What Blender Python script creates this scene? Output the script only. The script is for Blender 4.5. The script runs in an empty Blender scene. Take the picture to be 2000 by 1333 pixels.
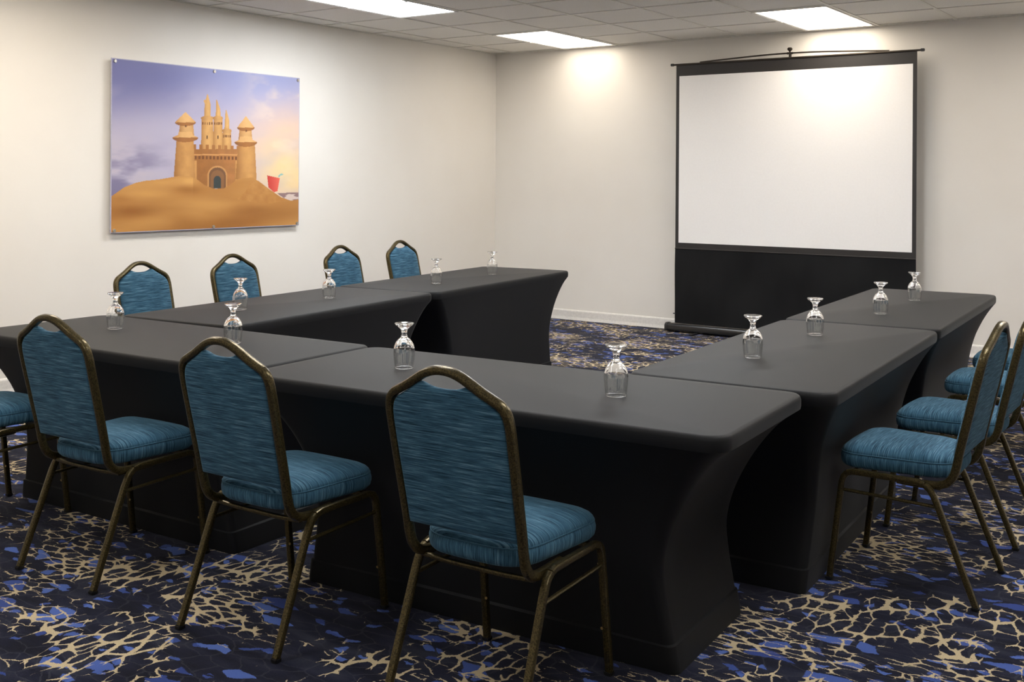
import bpy, bmesh, math, random
import numpy as np
from mathutils import Vector, Matrix

random.seed(7)
scene = bpy.context.scene
COL = scene.collection

# ------------------------------------------------------------------ camera
F_PX, HORIZON, YAW, ROLL = 2122.331, 349.645, 0.6101, 0.0060278
CAM = Vector((6.7637, -9.3679, 1.4226))
fw = Vector((-math.sin(YAW), math.cos(YAW), 0)); rt = Vector((math.cos(YAW), math.sin(YAW), 0)); up = Vector((0, 0, 1))
r2 = rt * math.cos(ROLL) + up * math.sin(ROLL); u2 = up * math.cos(ROLL) - rt * math.sin(ROLL)
cam_data = bpy.data.cameras.new('camera'); cam = bpy.data.objects.new('camera', cam_data); COL.objects.link(cam)
M4 = Matrix((r2, u2, -fw)).transposed().to_4x4(); M4.translation = CAM
cam.matrix_world = M4
cam_data.sensor_width = 36; cam_data.lens = 36 * F_PX / 2000
cam_data.shift_y = -(666.5 - HORIZON) / 2000
cam_data.clip_start = 0.05
scene.camera = cam

# ------------------------------------------------------------------ world, exposure
w = bpy.data.worlds.new('world'); scene.world = w; w.use_nodes = True
w.node_tree.nodes['Background'].inputs[0].default_value = (0.5, 0.5, 0.5, 1)
w.node_tree.nodes['Background'].inputs[1].default_value = 0.0
scene.view_settings.view_transform = 'Standard'; scene.view_settings.look = 'None'
scene.view_settings.gamma = 1; scene.view_settings.use_curve_mapping = False
scene.view_settings.exposure = 1.0
scene.cycles.caustics_refractive = False
# ceiling light panels: (column x, row y of the far end) -> colour, strength
WARM = (1.0, 0.885, 0.74); NEUT = (1.0, 0.97, 0.94)
COOL = (0.95, 0.975, 1.0)
PANEL = {(0, 0): (WARM, 3.4), (1, 0): (WARM, 4.6), (2, 0): (WARM, 5), (0, 1): (COOL, 11.5), (1, 1): (COOL, 12), (2, 1): (NEUT, 10),
         (0, 2): (WARM, 9.5), (1, 2): (NEUT, 10), (2, 2): (NEUT, 8), (0, 3): (WARM, 7), (1, 3): (NEUT, 6), (2, 3): (NEUT, 5)}

# ------------------------------------------------------------------ helpers
def lin(r, g, b):
    f = lambda c: (c / 255 / 12.92) if c / 255 <= 0.04045 else ((c / 255 + 0.055) / 1.055) ** 2.4
    return (f(r), f(g), f(b), 1)

def new_mat(name, color=(0.8, 0.8, 0.8, 1), rough=0.5, metal=0.0, spec=0.5, **kw):
    m = bpy.data.materials.new(name); m.use_nodes = True
    b = m.node_tree.nodes['Principled BSDF']
    b.inputs['Base Color'].default_value = color; b.inputs['Roughness'].default_value = rough
    b.inputs['Metallic'].default_value = metal; b.inputs['Specular IOR Level'].default_value = spec
    for k, v in kw.items(): b.inputs[k.replace('_', ' ')].default_value = v
    return m

class NT:
    def __init__(s, m): s.t = m.node_tree; s.n = s.t.nodes; s.b = s.n['Principled BSDF']
    def add(s, typ, **kw):
        n = s.n.new(typ)
        for k, v in kw.items(): setattr(n, k, v)
        return n
    def link(s, a, b): s.t.links.new(a, b)
    def math(s, op, a, b=None, c=None, clamp=False):
        n = s.add('ShaderNodeMath', operation=op); n.use_clamp = clamp
        for i, v in enumerate((a, b, c)):
            if v is None: continue
            if isinstance(v, (int, float)): n.inputs[i].default_value = v
            else: s.link(v, n.inputs[i])
        return n.outputs[0]
    def noise(s, vec, scale, detail=2, rough=0.5):
        n = s.add('ShaderNodeTexNoise'); n.inputs['Scale'].default_value = scale
        n.inputs['Detail'].default_value = detail; n.inputs['Roughness'].default_value = rough
        if vec is not None: s.link(vec, n.inputs['Vector'])
        return n
    def mapping(s, vec, scale=(1, 1, 1), rot=(0, 0, 0), loc=(0, 0, 0)):
        n = s.add('ShaderNodeMapping'); n.inputs['Scale'].default_value = scale
        n.inputs['Rotation'].default_value = rot; n.inputs['Location'].default_value = loc
        s.link(vec, n.inputs['Vector']); return n.outputs[0]
    def ramp(s, fac, stops, interp='LINEAR'):
        n = s.add('ShaderNodeValToRGB'); n.color_ramp.interpolation = interp
        e = n.color_ramp.elements
        while len(e) < len(stops): e.new(0.5)
        for i, (p, c) in enumerate(stops): e[i].position = p; e[i].color = c
        s.link(fac, n.inputs[0]); return n.outputs[0]
    def mix(s, fac, a, b):
        n = s.add('ShaderNodeMix', data_type='RGBA')
        for sock, v in ((n.inputs[0], fac), (n.inputs[6], a), (n.inputs[7], b)):
            if isinstance(v, (int, float)): sock.default_value = v
            elif isinstance(v, tuple): sock.default_value = v
            else: s.link(v, sock)
        return n.outputs[2]
    def bump(s, h, strength=0.2, dist=0.01):
        n = s.add('ShaderNodeBump'); n.inputs['Strength'].default_value = strength; n.inputs['Distance'].default_value = dist
        s.link(h, n.inputs['Height']); s.link(n.outputs[0], s.b.inputs['Normal'])
    def objco(s): return s.add('ShaderNodeTexCoord').outputs['Object']
    def geo(s): return s.add('ShaderNodeNewGeometry').outputs['Position']

def mesh_obj(name, verts, faces, mat=None, parent=None, smooth=False, uvs=None):
    me = bpy.data.meshes.new(name); me.from_pydata([tuple(v) for v in verts], [], faces); me.update()
    if uvs is not None:
        ul = me.uv_layers.new(name='UVMap')
        ul.data.foreach_set('uv', np.array(uvs, dtype=np.float32).ravel())
    if smooth is True: me.polygons.foreach_set('use_smooth', [True] * len(me.polygons))
    elif smooth:
        me.polygons.foreach_set('use_smooth', [True] * len(me.polygons)); me.set_sharp_from_angle(angle=math.radians(smooth))
    if mat: me.materials.append(mat)
    o = bpy.data.objects.new(name, me); COL.objects.link(o)
    if parent: o.parent = parent
    return o

class MB:
    """collects geometry for ONE mesh"""
    def __init__(s): s.v = []; s.f = []
    def add(s, v, f):
        k = len(s.v); s.v += [tuple(p) for p in v]; s.f += [tuple(i + k for i in q) for q in f]
        return s
    def box(s, x0, x1, y0, y1, z0, z1):
        return s.add([(x0, y0, z0), (x1, y0, z0), (x1, y1, z0), (x0, y1, z0), (x0, y0, z1), (x1, y0, z1), (x1, y1, z1), (x0, y1, z1)],
                     [(0, 3, 2, 1), (4, 5, 6, 7), (0, 1, 5, 4), (1, 2, 6, 5), (2, 3, 7, 6), (3, 0, 4, 7)])
    def cbox(s, x0, x1, y0, y1, z0, z1, c):
        """box chamfered on every edge"""
        bm = bmesh.new(); bmesh.ops.create_cube(bm, size=1)
        for v in bm.verts: v.co = Vector(((x0 + x1) / 2 + v.co.x * (x1 - x0), (y0 + y1) / 2 + v.co.y * (y1 - y0), (z0 + z1) / 2 + v.co.z * (z1 - z0)))
        bmesh.ops.bevel(bm, geom=bm.edges[:], offset=c, segments=2, affect='EDGES')
        bm.verts.ensure_lookup_table(); bm.verts.index_update()
        s.add([v.co[:] for v in bm.verts], [tuple(v.index for v in f.verts) for f in bm.faces]); bm.free(); return s
    def sweep(s, pts, prof, n0=(1, 0, 0), caps=True):
        """sweep a closed profile [(a, b)] along a polyline with rotation-minimising frames; n0 is the first normal"""
        P = [Vector(p) for p in pts]; N = len(P); T = []
        for i in range(N):
            a = P[max(i - 1, 0)]; b = P[min(i + 1, N - 1)]; T.append((b - a).normalized())
        n = Vector(n0); n = (n - T[0] * n.dot(T[0])).normalized(); v = []; k = len(prof)
        for i in range(N):
            if i:
                ax = T[i - 1].cross(T[i])
                if ax.length > 1e-7: n = Matrix.Rotation(T[i - 1].angle(T[i]), 3, ax.normalized()) @ n
                n = (n - T[i] * n.dot(T[i])).normalized()
            b = T[i].cross(n)
            v += [P[i] + n * q[0] + b * q[1] for q in prof]
        f = [(i * k + j, i * k + (j + 1) % k, (i + 1) * k + (j + 1) % k, (i + 1) * k + j) for i in range(N - 1) for j in range(k)]
        if caps: f += [tuple(range(k - 1, -1, -1)), tuple((N - 1) * k + j for j in range(k))]
        return s.add(v, f)
    def lathe(s, prof, seg=32, origin=(0, 0, 0), axis='z', flute=None):
        v = []; f = []; m = len(prof)
        for i in range(seg):
            a = 2 * math.pi * i / seg
            for r, z in prof:
                if axis == 'z': p = (r * math.cos(a), r * math.sin(a), z)
                elif axis == 'x': p = (z, r * math.cos(a), r * math.sin(a))
                else: p = (r * math.sin(a), z, r * math.cos(a))
                v.append((p[0] + origin[0], p[1] + origin[1], p[2] + origin[2]))
        for i in range(seg):
            for j in range(m - 1):
                a, b = i * m + j, ((i + 1) % seg) * m + j
                f.append((a, b, b + 1, a + 1))
        return s.add(v, f)
    def loft(s, rings, close_first=True, close_last=True):
        k = len(rings[0]); v = [p for r in rings for p in r]
        f = [(i * k + j, i * k + (j + 1) % k, (i + 1) * k + (j + 1) % k, (i + 1) * k + j) for i in range(len(rings) - 1) for j in range(k)]
        if close_first: f.append(tuple(range(k - 1, -1, -1)))
        if close_last: f.append(tuple((len(rings) - 1) * k + j for j in range(k)))
        return s.add(v, f)
    def build(s, name, mat=None, parent=None, smooth=False): return mesh_obj(name, s.v, s.f, mat, parent, smooth)

def empty(name, loc=(0, 0, 0), rz=0.0):
    o = bpy.data.objects.new(name, None); COL.objects.link(o); o.location = loc; o.rotation_euler = (0, 0, rz)
    o.empty_display_size = 0.1; return o
def tag(o, label=None, cat=None, group=None, kind=None):
    for k, v in (('label', label), ('category', cat), ('group', group), ('kind', kind)):
        if v: o[k] = v
    return o
def copy_tree(o, parent=None):
    c = o.copy(); COL.objects.link(c)
    for k in ('label', 'category'):
        if k in c and parent is None: del c[k]
    if parent: c.parent = parent
    for ch in o.children: copy_tree(ch, c)
    return c
def rprof(a, b, c):
    """rounded-rectangle tube profile: full sizes a x b, chamfer c"""
    a /= 2; b /= 2; d = c * 0.3
    return [(a, -b + c), (a, b - c), (a - d, b - d), (a - c, b), (-a + c, b), (-a + d, b - d), (-a, b - c), (-a, -b + c), (-a + d, -b + d), (-a + c, -b), (a - c, -b), (a - d, -b + d)]
def cprof(r, n=10): return [(r * math.cos(2 * math.pi * i / n), r * math.sin(2 * math.pi * i / n)) for i in range(n)]
def crom(pts, sub=6):
    P = [Vector(p) for p in pts]; out = []
    for i in range(len(P) - 1):
        p0 = P[max(i - 1, 0)]; p1 = P[i]; p2 = P[i + 1]; p3 = P[min(i + 2, len(P) - 1)]
        for k in range(sub):
            t = k / sub
            out.append(0.5 * ((2 * p1) + (p2 - p0) * t + (2 * p0 - 5 * p1 + 4 * p2 - p3) * t * t + (3 * p1 - p0 - 3 * p2 + p3) * t ** 3))
    out.append(P[-1]); return out
def rrect(hx, hy, r, n=6, side=1):
    """closed rounded rectangle outline (ccw); side = points along every straight side"""
    out = []
    cs = [(hx - r, hy - r, 0), (-hx + r, hy - r, 90), (-hx + r, -hy + r, 180), (hx - r, -hy + r, 270)]
    for ci, (cx, cy, a0) in enumerate(cs):
        for i in range(n + 1):
            a = math.radians(a0 + 90 * i / n); out.append((cx + r * math.cos(a), cy + r * math.sin(a)))
        nx = cs[(ci + 1) % 4]; a = math.radians(nx[2]); q = (nx[0] + r * math.cos(a), nx[1] + r * math.sin(a)); p = out[-1]
        for i in range(1, side): out.append((p[0] + (q[0] - p[0]) * i / side, p[1] + (q[1] - p[1]) * i / side))
    return out

# ------------------------------------------------------------------ materials
def wall_mat():
    m = new_mat('wall paint', lin(226, 221, 211), 0.62, spec=0.3); t = NT(m); p = t.geo()
    n = t.noise(p, 1.3, 3); c = t.ramp(n.outputs[0], [(0.3, lin(233, 229, 222)), (0.7, lin(237, 234, 228))]); t.link(c, t.b.inputs['Base Color'])
    t.bump(t.noise(p, 260, 2).outputs[0], 0.06, 0.002); return m
def tile_mat():
    m = new_mat('mineral ceiling tile', lin(205, 203, 196), 0.9, spec=0.1); t = NT(m); p = t.geo()
    n = t.noise(p, 170, 3, 0.7); c = t.ramp(n.outputs[0], [(0.32, lin(205, 203, 196)), (0.45, lin(234, 232, 226)), (1, lin(238, 236, 231))]); t.link(c, t.b.inputs['Base Color'])
    t.bump(n.outputs[0], 0.35, 0.003); return m
def carpet_mat():
    m = new_mat('patterned carpet', lin(20, 21, 32), 0.95, spec=0.08); t = NT(m); g = t.geo()
    # ragged yarn edge
    jag = t.noise(g, 190, 2, 0.6); wob = t.noise(g, 11, 2)
    def vadd(a, b):
        n = t.add('ShaderNodeVectorMath', operation='ADD'); t.link(a, n.inputs[0]); t.link(b, n.inputs[1]); return n.outputs[0]
    def vscale(a, k):
        n = t.add('ShaderNodeVectorMath', operation='SCALE'); t.link(a, n.inputs[0]); n.inputs['Scale'].default_value = k; return n.outputs[0]
    co = vadd(g, vadd(vscale(jag.outputs['Color'], 0.013), vscale(wob.outputs['Color'], 0.05)))
    def vor(vec, scale, feat='DISTANCE_TO_EDGE', rnd=1.0):
        n = t.add('ShaderNodeTexVoronoi', voronoi_dimensions='2D', feature=feat); n.inputs['Scale'].default_value = scale
        n.inputs['Randomness'].default_value = rnd; t.link(vec, n.inputs['Vector']); return n
    cx = t.mapping(co, (0.85, 1.75, 1), (0, 0, math.radians(8)))
    cy = t.mapping(co, (1.9, 1.0, 1), (0, 0, math.radians(-18)), (3.1, 1.7, 0))
    sel = t.noise(t.mapping(g, (1, 1, 1), loc=(4.2, 1.3, 0)), 1.7, 2).outputs[0]
    v1 = vor(cx, 17); v2 = vor(cy, 11.5); w1 = vor(cx, 17, 'F1'); w2 = vor(cy, 11.5, 'F1')
    pick = t.math('GREATER_THAN', sel, 0.52)
    d1 = t.math('SUBTRACT', v1.outputs['Distance'], t.math('MULTIPLY', w1.outputs['Distance'], 0.30)); d2 = t.math('SUBTRACT', v2.outputs['Distance'], t.math('MULTIPLY', w2.outputs['Distance'], 0.30))
    dmix = t.math('ADD', t.math('MULTIPLY', d1, t.math('SUBTRACT', 1.0, pick)), t.math('MULTIPLY', d2, pick))
    dmix = t.math('ADD', dmix, 0.125)
    # vein width follows two noises, so that the net opens, thickens and dies out
    big = t.noise(t.mapping(g, (0.9, 1.3, 1), loc=(1.1, 7.3, 0)), 2.1, 3, 0.55).outputs[0]
    med = t.noise(g, 9, 2).outputs[0]
    wd = t.math('ADD', t.math('MULTIPLY', t.math('SUBTRACT', big, 0.53), 1.1), t.math('MULTIPLY', t.math('SUBTRACT', med, 0.5), 0.36))
    wd = t.math('MINIMUM', wd, 0.118)
    vein = t.math('LESS_THAN', dmix, wd)
    # short dashes
    dash = vor(t.mapping(co, (0.8, 3.2, 1), (0, 0, math.radians(5)), (9, 2, 0)), 7.5)
    dn = t.noise(t.mapping(g, (1, 1, 1), loc=(8.8, 3.1, 0)), 6.5, 1).outputs[0]
    dashm = t.math('MULTIPLY', t.math('LESS_THAN', dash.outputs['Distance'], 0.03), t.math('GREATER_THAN', dn, 0.62))
    # blue cells
    bl = t.mapping(co, (1.0, 2.1, 1), (0, 0, math.radians(3)), (5.5, 2.2, 0))
    vb = vor(bl, 8.6, 'F1'); vbe = vor(bl, 8.6)
    sepn = t.add('ShaderNodeSeparateColor'); t.link(vb.outputs['Color'], sepn.inputs[0])
    bm_ = t.math('MULTIPLY', t.math('GREATER_THAN', sepn.outputs[0], 0.84), t.math('GREATER_THAN', vbe.outputs['Distance'], t.math('ADD', 0.07, t.math('MULTIPLY', sepn.outputs[1], 0.14))))
    bl2 = t.mapping(co, (1.3, 2.0, 1), (0, 0, math.radians(-6)), (1.5, 8.2, 0)); vs2 = vor(bl2, 17, 'F1'); vse = vor(bl2, 17)
    sp2 = t.add('ShaderNodeSeparateColor'); t.link(vs2.outputs['Color'], sp2.inputs[0])
    bm2 = t.math('MULTIPLY', t.math('GREATER_THAN', sp2.outputs[0], 0.91), t.math('GREATER_THAN', vse.outputs['Distance'], 0.10))
    bm_ = t.math('MAXIMUM', bm_, bm2)
    bcol = t.mix(sepn.outputs[2], lin(50, 68, 132), lin(84, 110, 182))
    # dark ground: navy to charcoal streaks, a fine grey net
    st = t.noise(t.mapping(g, (1.2, 4.5, 1)), 3.3, 3).outputs[0]
    ground = t.ramp(st, [(0.35, lin(16, 18, 34)), (0.52, lin(25, 28, 48)), (0.68, lin(42, 45, 60))])
    v3 = vor(t.mapping(co, (1, 1.8, 1), loc=(7, 7, 0)), 8.5)
    ground = t.mix(t.math('MULTIPLY', t.math('LESS_THAN', v3.outputs['Distance'], 0.03), 0.45), ground, lin(62, 64, 72))
    yarn = t.noise(g, 420, 1).outputs[0]
    beige = t.ramp(yarn, [(0.3, lin(172, 154, 122)), (0.7, lin(216, 200, 166))])
    c = t.mix(bm_, ground, bcol); c = t.mix(dashm, c, beige); c = t.mix(vein, c, beige)
    t.link(c, t.b.inputs['Base Color']); t.bump(yarn, 0.5, 0.004)
    t.b.inputs['Sheen Weight'].default_value = 0.06; return m
def fabric_mat():
    m = new_mat('teal chenille fabric', lin(48, 110, 140), 0.85, spec=0.15); t = NT(m)
    uv = t.add('ShaderNodeTexCoord').outputs['UV']
    oi = t.add('ShaderNodeObjectInfo').outputs['Random']
    n1 = t.noise(t.mapping(uv, (11, 300, 1)), 1, 3, 0.65).outputs[0]
    n2 = t.noise(t.mapping(uv, (5, 75, 1), loc=(3, 5, 0)), 1, 2).outputs[0]
    s = t.math('ADD', t.math('MULTIPLY', n1, 0.8), t.math('MULTIPLY', n2, 0.2))
    c = t.ramp(s, [(0.34, lin(20, 42, 58)), (0.44, lin(43, 78, 100)), (0.54, lin(62, 101, 124)), (0.68, lin(112, 147, 168))])
    t.link(c, t.b.inputs['Base Color']); t.bump(s, 0.35, 0.003)
    t.b.inputs['Sheen Weight'].default_value = 0.3; t.b.inputs['Sheen Roughness'].default_value = 0.4
    t.b.inputs['Sheen Tint'].default_value = lin(150, 185, 205); return m
def bronze_mat():
    m = new_mat('hammered bronze paint', lin(70, 56, 36), 0.28, 0.65, 0.6); t = NT(m); p = t.objco()
    n = t.noise(p, 240, 2).outputs[0]; c = t.ramp(n, [(0.35, lin(53, 46, 27)), (0.65, lin(95, 84, 52))]); t.link(c, t.b.inputs['Base Color'])
    t.bump(t.noise(p, 170, 1).outputs[0], 0.22, 0.002); return m
def cloth_mat():
    m = new_mat('black stretch cloth', lin(20, 20, 22), 0.6, spec=0.22); t = NT(m); p = t.geo()
    n = t.noise(p, 1.8, 2).outputs[0]; c = t.ramp(n, [(0.3, lin(15, 17, 20)), (0.7, lin(19, 20, 23))]); t.link(c, t.b.inputs['Base Color'])
    t.bump(t.noise(p, 900, 1).outputs[0], 0.12, 0.001)
    t.b.inputs['Sheen Weight'].default_value = 0.065; t.b.inputs['Sheen Roughness'].default_value = 0.35; return m
def leader_mat():
    m = new_mat('black screen backing', lin(26, 26, 27), 0.55, spec=0.2); t = NT(m); p = t.geo()
    n = t.noise(t.mapping(p, (2, 2, 0.8)), 3, 2).outputs[0]; c = t.ramp(n, [(0.3, lin(17, 18, 20)), (0.7, lin(23, 24, 26))]); t.link(c, t.b.inputs['Base Color']); return m
WALL = wall_mat(); TILE = tile_mat(); CARPET = carpet_mat(); FABRIC = fabric_mat(); BRONZE = bronze_mat(); CLOTH = cloth_mat(); LEADER = leader_mat()
def plain(name, c, rough, metal=0.0, spec=0.5, nscale=60, amt=0.06):
    m = new_mat(name, c, rough, metal, spec); t = NT(m); n = t.noise(t.objco(), nscale, 2).outputs[0]
    d = tuple(x * (1 - amt) for x in c[:3]) + (1,); e = tuple(min(1, x * (1 + amt)) for x in c[:3]) + (1,)
    t.link(t.ramp(n, [(0.3, d), (0.7, e)]), t.b.inputs['Base Color']); return m
BASEB = plain('white vinyl base', lin(232, 229, 224), 0.4); GRIDW = plain('white grid metal', lin(222, 220, 212), 0.5)
CAPBLK = plain('black plastic', lin(22, 22, 22), 0.4); DARKMET = plain('dark metal', lin(58, 52, 45), 0.35, 0.7); SILVER = plain('brushed steel', lin(190, 186, 178), 0.3, 1.0)
SCREENW = plain('white screen fabric', lin(251, 250, 249), 0.8, spec=0.2, amt=0.01); CASE = plain('black case', lin(20, 20, 21), 0.25, 0.2, 0.6)
BORDER = plain('screen border', lin(40, 37, 36), 0.55); BRASS = plain('brass rivet', lin(190, 165, 110), 0.3, 0.9)
LIGHTFR = plain('light frame enamel', lin(232, 230, 224), 0.45); PANELEDGE = plain('acrylic edge', lin(188, 186, 206), 0.15, 0, 0.6)
GLASS = new_mat('clear glass', (1, 1, 1, 1), 0.0, Transmission_Weight=1.0, IOR=1.47)
def thin_glass():
    m = bpy.data.materials.new('thin blown glass'); m.use_nodes = True; t = m.node_tree; t.nodes.clear()
    lw = t.nodes.new('ShaderNodeLayerWeight'); pw = t.nodes.new('ShaderNodeMath'); pw.operation = 'POWER'; pw.inputs[1].default_value = 2.6
    ml = t.nodes.new('ShaderNodeMath'); ml.operation = 'MULTIPLY_ADD'; ml.inputs[1].default_value = 0.85; ml.inputs[2].default_value = 0.12
    t.links.new(lw.outputs['Facing'], pw.inputs[0]); t.links.new(pw.outputs[0], ml.inputs[0])
    tr = t.nodes.new('ShaderNodeBsdfTransparent'); tr.inputs[0].default_value = (0.985, 0.99, 0.99, 1)
    gl = t.nodes.new('ShaderNodeBsdfGlossy'); gl.inputs['Roughness'].default_value = 0.04
    mx = t.nodes.new('ShaderNodeMixShader'); out = t.nodes.new('ShaderNodeOutputMaterial')
    t.links.new(ml.outputs[0], mx.inputs[0]); t.links.new(tr.outputs[0], mx.inputs[1]); t.links.new(gl.outputs[0], mx.inputs[2]); t.links.new(mx.outputs[0], out.inputs[0]); return m
THIN = thin_glass()
def emit_mat(name, col, strength):
    m = new_mat(name, (0.9, 0.9, 0.9, 1), 0.5); b = m.node_tree.nodes['Principled BSDF']
    b.inputs['Emission Color'].default_value = (*col, 1); b.inputs['Emission Strength'].default_value = strength; return m

# ------------------------------------------------------------------ room
H = 2.741; RX, RY = 8.3, -10.7; T = 0.6279; GX0, GY0 = 0.885 - T, -0.068
fl = mesh_obj('floor', [(0, RY, 0), (RX, RY, 0), (RX, 0, 0), (0, 0, 0), (0, RY, -0.05), (RX, RY, -0.05), (RX, 0, -0.05), (0, 0, -0.05)],
              [(0, 1, 2, 3), (7, 6, 5, 4), (4, 5, 1, 0), (5, 6, 2, 1), (6, 7, 3, 2), (7, 4, 0, 3)], CARPET); tag(fl, 'dark navy carpet with beige veins and blue patches', kind='structure')
def struct(name, mb, mat, label): return tag(mb.build(name, mat), label, kind='structure')
HT = H + 0.12
struct('wall_left', MB().box(-0.1, 0, RY - 0.1, 0.1, -0.05, HT), WALL, 'off-white painted wall behind the sandcastle picture')
struct('wall_back', MB().box(0, RX, 0, 0.1, -0.05, HT), WALL, 'off-white painted wall behind the projection screen')
struct('wall_right', MB().box(RX, RX + 0.1, RY - 0.1, 0.1, -0.05, HT), WALL, 'off-white painted wall outside the view on the right')
struct('wall_front', MB().box(0, RX, RY - 0.1, RY, -0.05, HT), WALL, 'off-white painted wall behind the viewer')
def baseboard(name, a, b, nrm, label):
    a = Vector(a); b = Vector(b); n = Vector(nrm)
    prof = [(0, 0), (0.016, 0), (0.013, 0.012), (0.0095, 0.03), (0.0095, 0.088), (0.006, 0.097), (0, 0.102)]
    k = len(prof); v = [p + n * q[0] + Vector((0, 0, q[1])) for p in (a, b) for q in prof]
    f = [(i, (i + 1) % k, k + (i + 1) % k, k + i) for i in range(k)] + [tuple(range(k - 1, -1, -1)), tuple(range(k, 2 * k))]
    return tag(mesh_obj(name, v, f, BASEB), label, kind='structure')
baseboard('baseboard_left', (0, RY, 0), (0, -0.011, 0), (1, 0, 0), 'white vinyl baseboard along the picture wall')
baseboard('baseboard_back', (0, 0, 0), (RX, 0, 0), (0, -1, 0), 'white vinyl baseboard along the screen wall')
baseboard('baseboard_right', (RX, RY, 0), (RX, -0.011, 0), (-1, 0, 0), 'white vinyl baseboard on the right wall')
baseboard('baseboard_front', (0, RY, 0), (RX, RY, 0), (0, 1, 0), 'white vinyl baseboard behind the viewer')

# ceiling: slab, grid bars, every tile its own piece
ceil = struct('ceiling', MB().box(0, RX, RY, 0, H + 0.06, H + 0.12), TILE, 'suspended ceiling of grey square tiles in a white grid')
xs = [GX0 + i * T for i in range(0, int((RX - GX0) / T) + 1)]; ys = [GY0 - j * T for j in range(0, int((GY0 - RY) / T) + 1)]
bar_y = MB().box(-0.012, 0.012, RY, 0, 0, 0.006).box(-0.004, 0.004, RY, 0, 0.006, 0.035)
bar_x = MB().box(0, RX, -0.012, 0.012, 0.0006, 0.0062).box(0, RX, -0.004, 0.004, 0.0062, 0.035)
pb = None
for x in xs:
    o = bar_y.build('grid_bar', GRIDW, ceil) if pb is None else bpy.data.objects.new('grid_bar', pb)
    if pb is None: pb = o.data
    else: COL.objects.link(o); o.parent = ceil
    o.location = (x, 0, H)
pb = None
for y in ys:
    o = bar_x.build('grid_bar', GRIDW, ceil) if pb is None else bpy.data.objects.new('grid_bar', pb)
    if pb is None: pb = o.data
    else: COL.objects.link(o); o.parent = ceil
    o.location = (0, y, H)
MB().box(0, 0.022, RY, 0, H + 0.0002, H + 0.005).box(RX - 0.022, RX, RY, 0, H + 0.0002, H + 0.005).box(0, RX, -0.022, 0, H + 0.0003, H + 0.0051).box(0, RX, RY, RY + 0.022, H + 0.0003, H + 0.0051).build('wall_angle', GRIDW, ceil)
light_cells = {}
for (ci, ri) in PANEL:
    i = 1 + 4 * ci; j = 4 * ri
    light_cells[(i, j)] = light_cells[(i, j + 1)] = (ci, ri)
tile_mesh = None
xe = [0] + xs + [RX]; ye = [0] + ys + [RY]
for i in range(len(xe) - 1):
    for j in range(len(ye) - 1):
        if (i - 1, j - 1) in light_cells: continue
        x0, x1, y1, y0 = xe[i], xe[i + 1], ye[j], ye[j + 1]
        if x1 - x0 < 0.03 or y1 - y0 < 0.03: continue
        if tile_mesh is None:
            t0 = MB().add([(-.5, -.5, .5), (.5, -.5, .5), (.5, .5, .5), (-.5, .5, .5), (-.5, -.5, 0.05), (.5, -.5, 0.05), (.5, .5, 0.05), (-.5, .5, 0.05),
                           (-.488, -.488, 0), (.488, -.488, 0), (.488, .488, 0), (-.488, .488, 0)],
                          [(0, 1, 2, 3), (4, 5, 1, 0), (5, 6, 2, 1), (6, 7, 3, 2), (7, 4, 0, 3), (8, 9, 5, 4), (9, 10, 6, 5), (10, 11, 7, 6), (11, 8, 4, 7), (11, 10, 9, 8)])
            o = t0.build('ceiling_tile', TILE, ceil); tile_mesh = o.data
        else:
            o = bpy.data.objects.new('ceiling_tile', tile_mesh); COL.objects.link(o); o.parent = ceil
        o.location = ((x0 + x1) / 2, (y0 + y1) / 2, H + 0.0065); o.scale = (x1 - x0 - 0.010, y1 - y0 - 0.010, 0.03)

# recessed ceiling lights
LABEL = {(0, 0): 'lit ceiling light panel in the corner between the two walls', (1, 0): 'lit ceiling light panel directly above the projection screen',
         (0, 1): 'large lit ceiling light panel cut by the top edge, beside the picture wall',
         (2, 0): 'ceiling light panel by the screen wall, outside the view on the right'}
ROWN = ['nearest the screen wall', 'in the second row from the screen wall', 'in the third row from the screen wall', 'in the last row behind the viewer']
COLN = ['beside the picture wall', 'in the middle column', 'in the right column']
for (ci, ri), (colr, stg) in PANEL.items():
    x0 = GX0 + T * (1 + 4 * ci); y1 = GY0 - T * 4 * ri; W_, L_ = T, 2 * T
    r = empty('ceiling_light', (x0 + W_ / 2, y1 - L_ / 2, H))
    tag(r, LABEL.get((ci, ri), 'ceiling light panel %s, %s' % (COLN[ci], ROWN[ri])), 'ceiling light', 'recessed ceiling lights')
    hx, hy = W_ / 2 - 0.012, L_ / 2 - 0.012; ix, iy = hx - 0.022, hy - 0.022
    o_ = [(hx, hy), (-hx, hy), (-hx, -hy), (hx, -hy)]; i_ = [(ix, iy), (-ix, iy), (-ix, -iy), (ix, -iy)]
    rings = [[(p[0], p[1], 0.03) for p in o_], [(p[0], p[1], -0.004) for p in o_], [(p[0] * 0.99, p[1] * 0.995, -0.007) for p in o_], [(p[0], p[1], -0.002) for p in i_], [(p[0], p[1], 0.03) for p in i_]]
    MB().loft(rings, False, False).build('frame', LIGHTFR, r)
    MB().box(-hx, hx, -hy, hy, 0.03, 0.05).build('housing', LIGHTFR, r)
    MB().cbox(-ix, ix, -iy, iy, 0.002, 0.012, 0.003).build('diffuser', emit_mat('lit diffuser', colr, stg), r)
    for s in (-1, 1): MB().box(s * ix - 0.012, s * ix + 0.012, -0.012, 0.012, -0.008, 0.002).build('latch', LIGHTFR, r)

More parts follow.
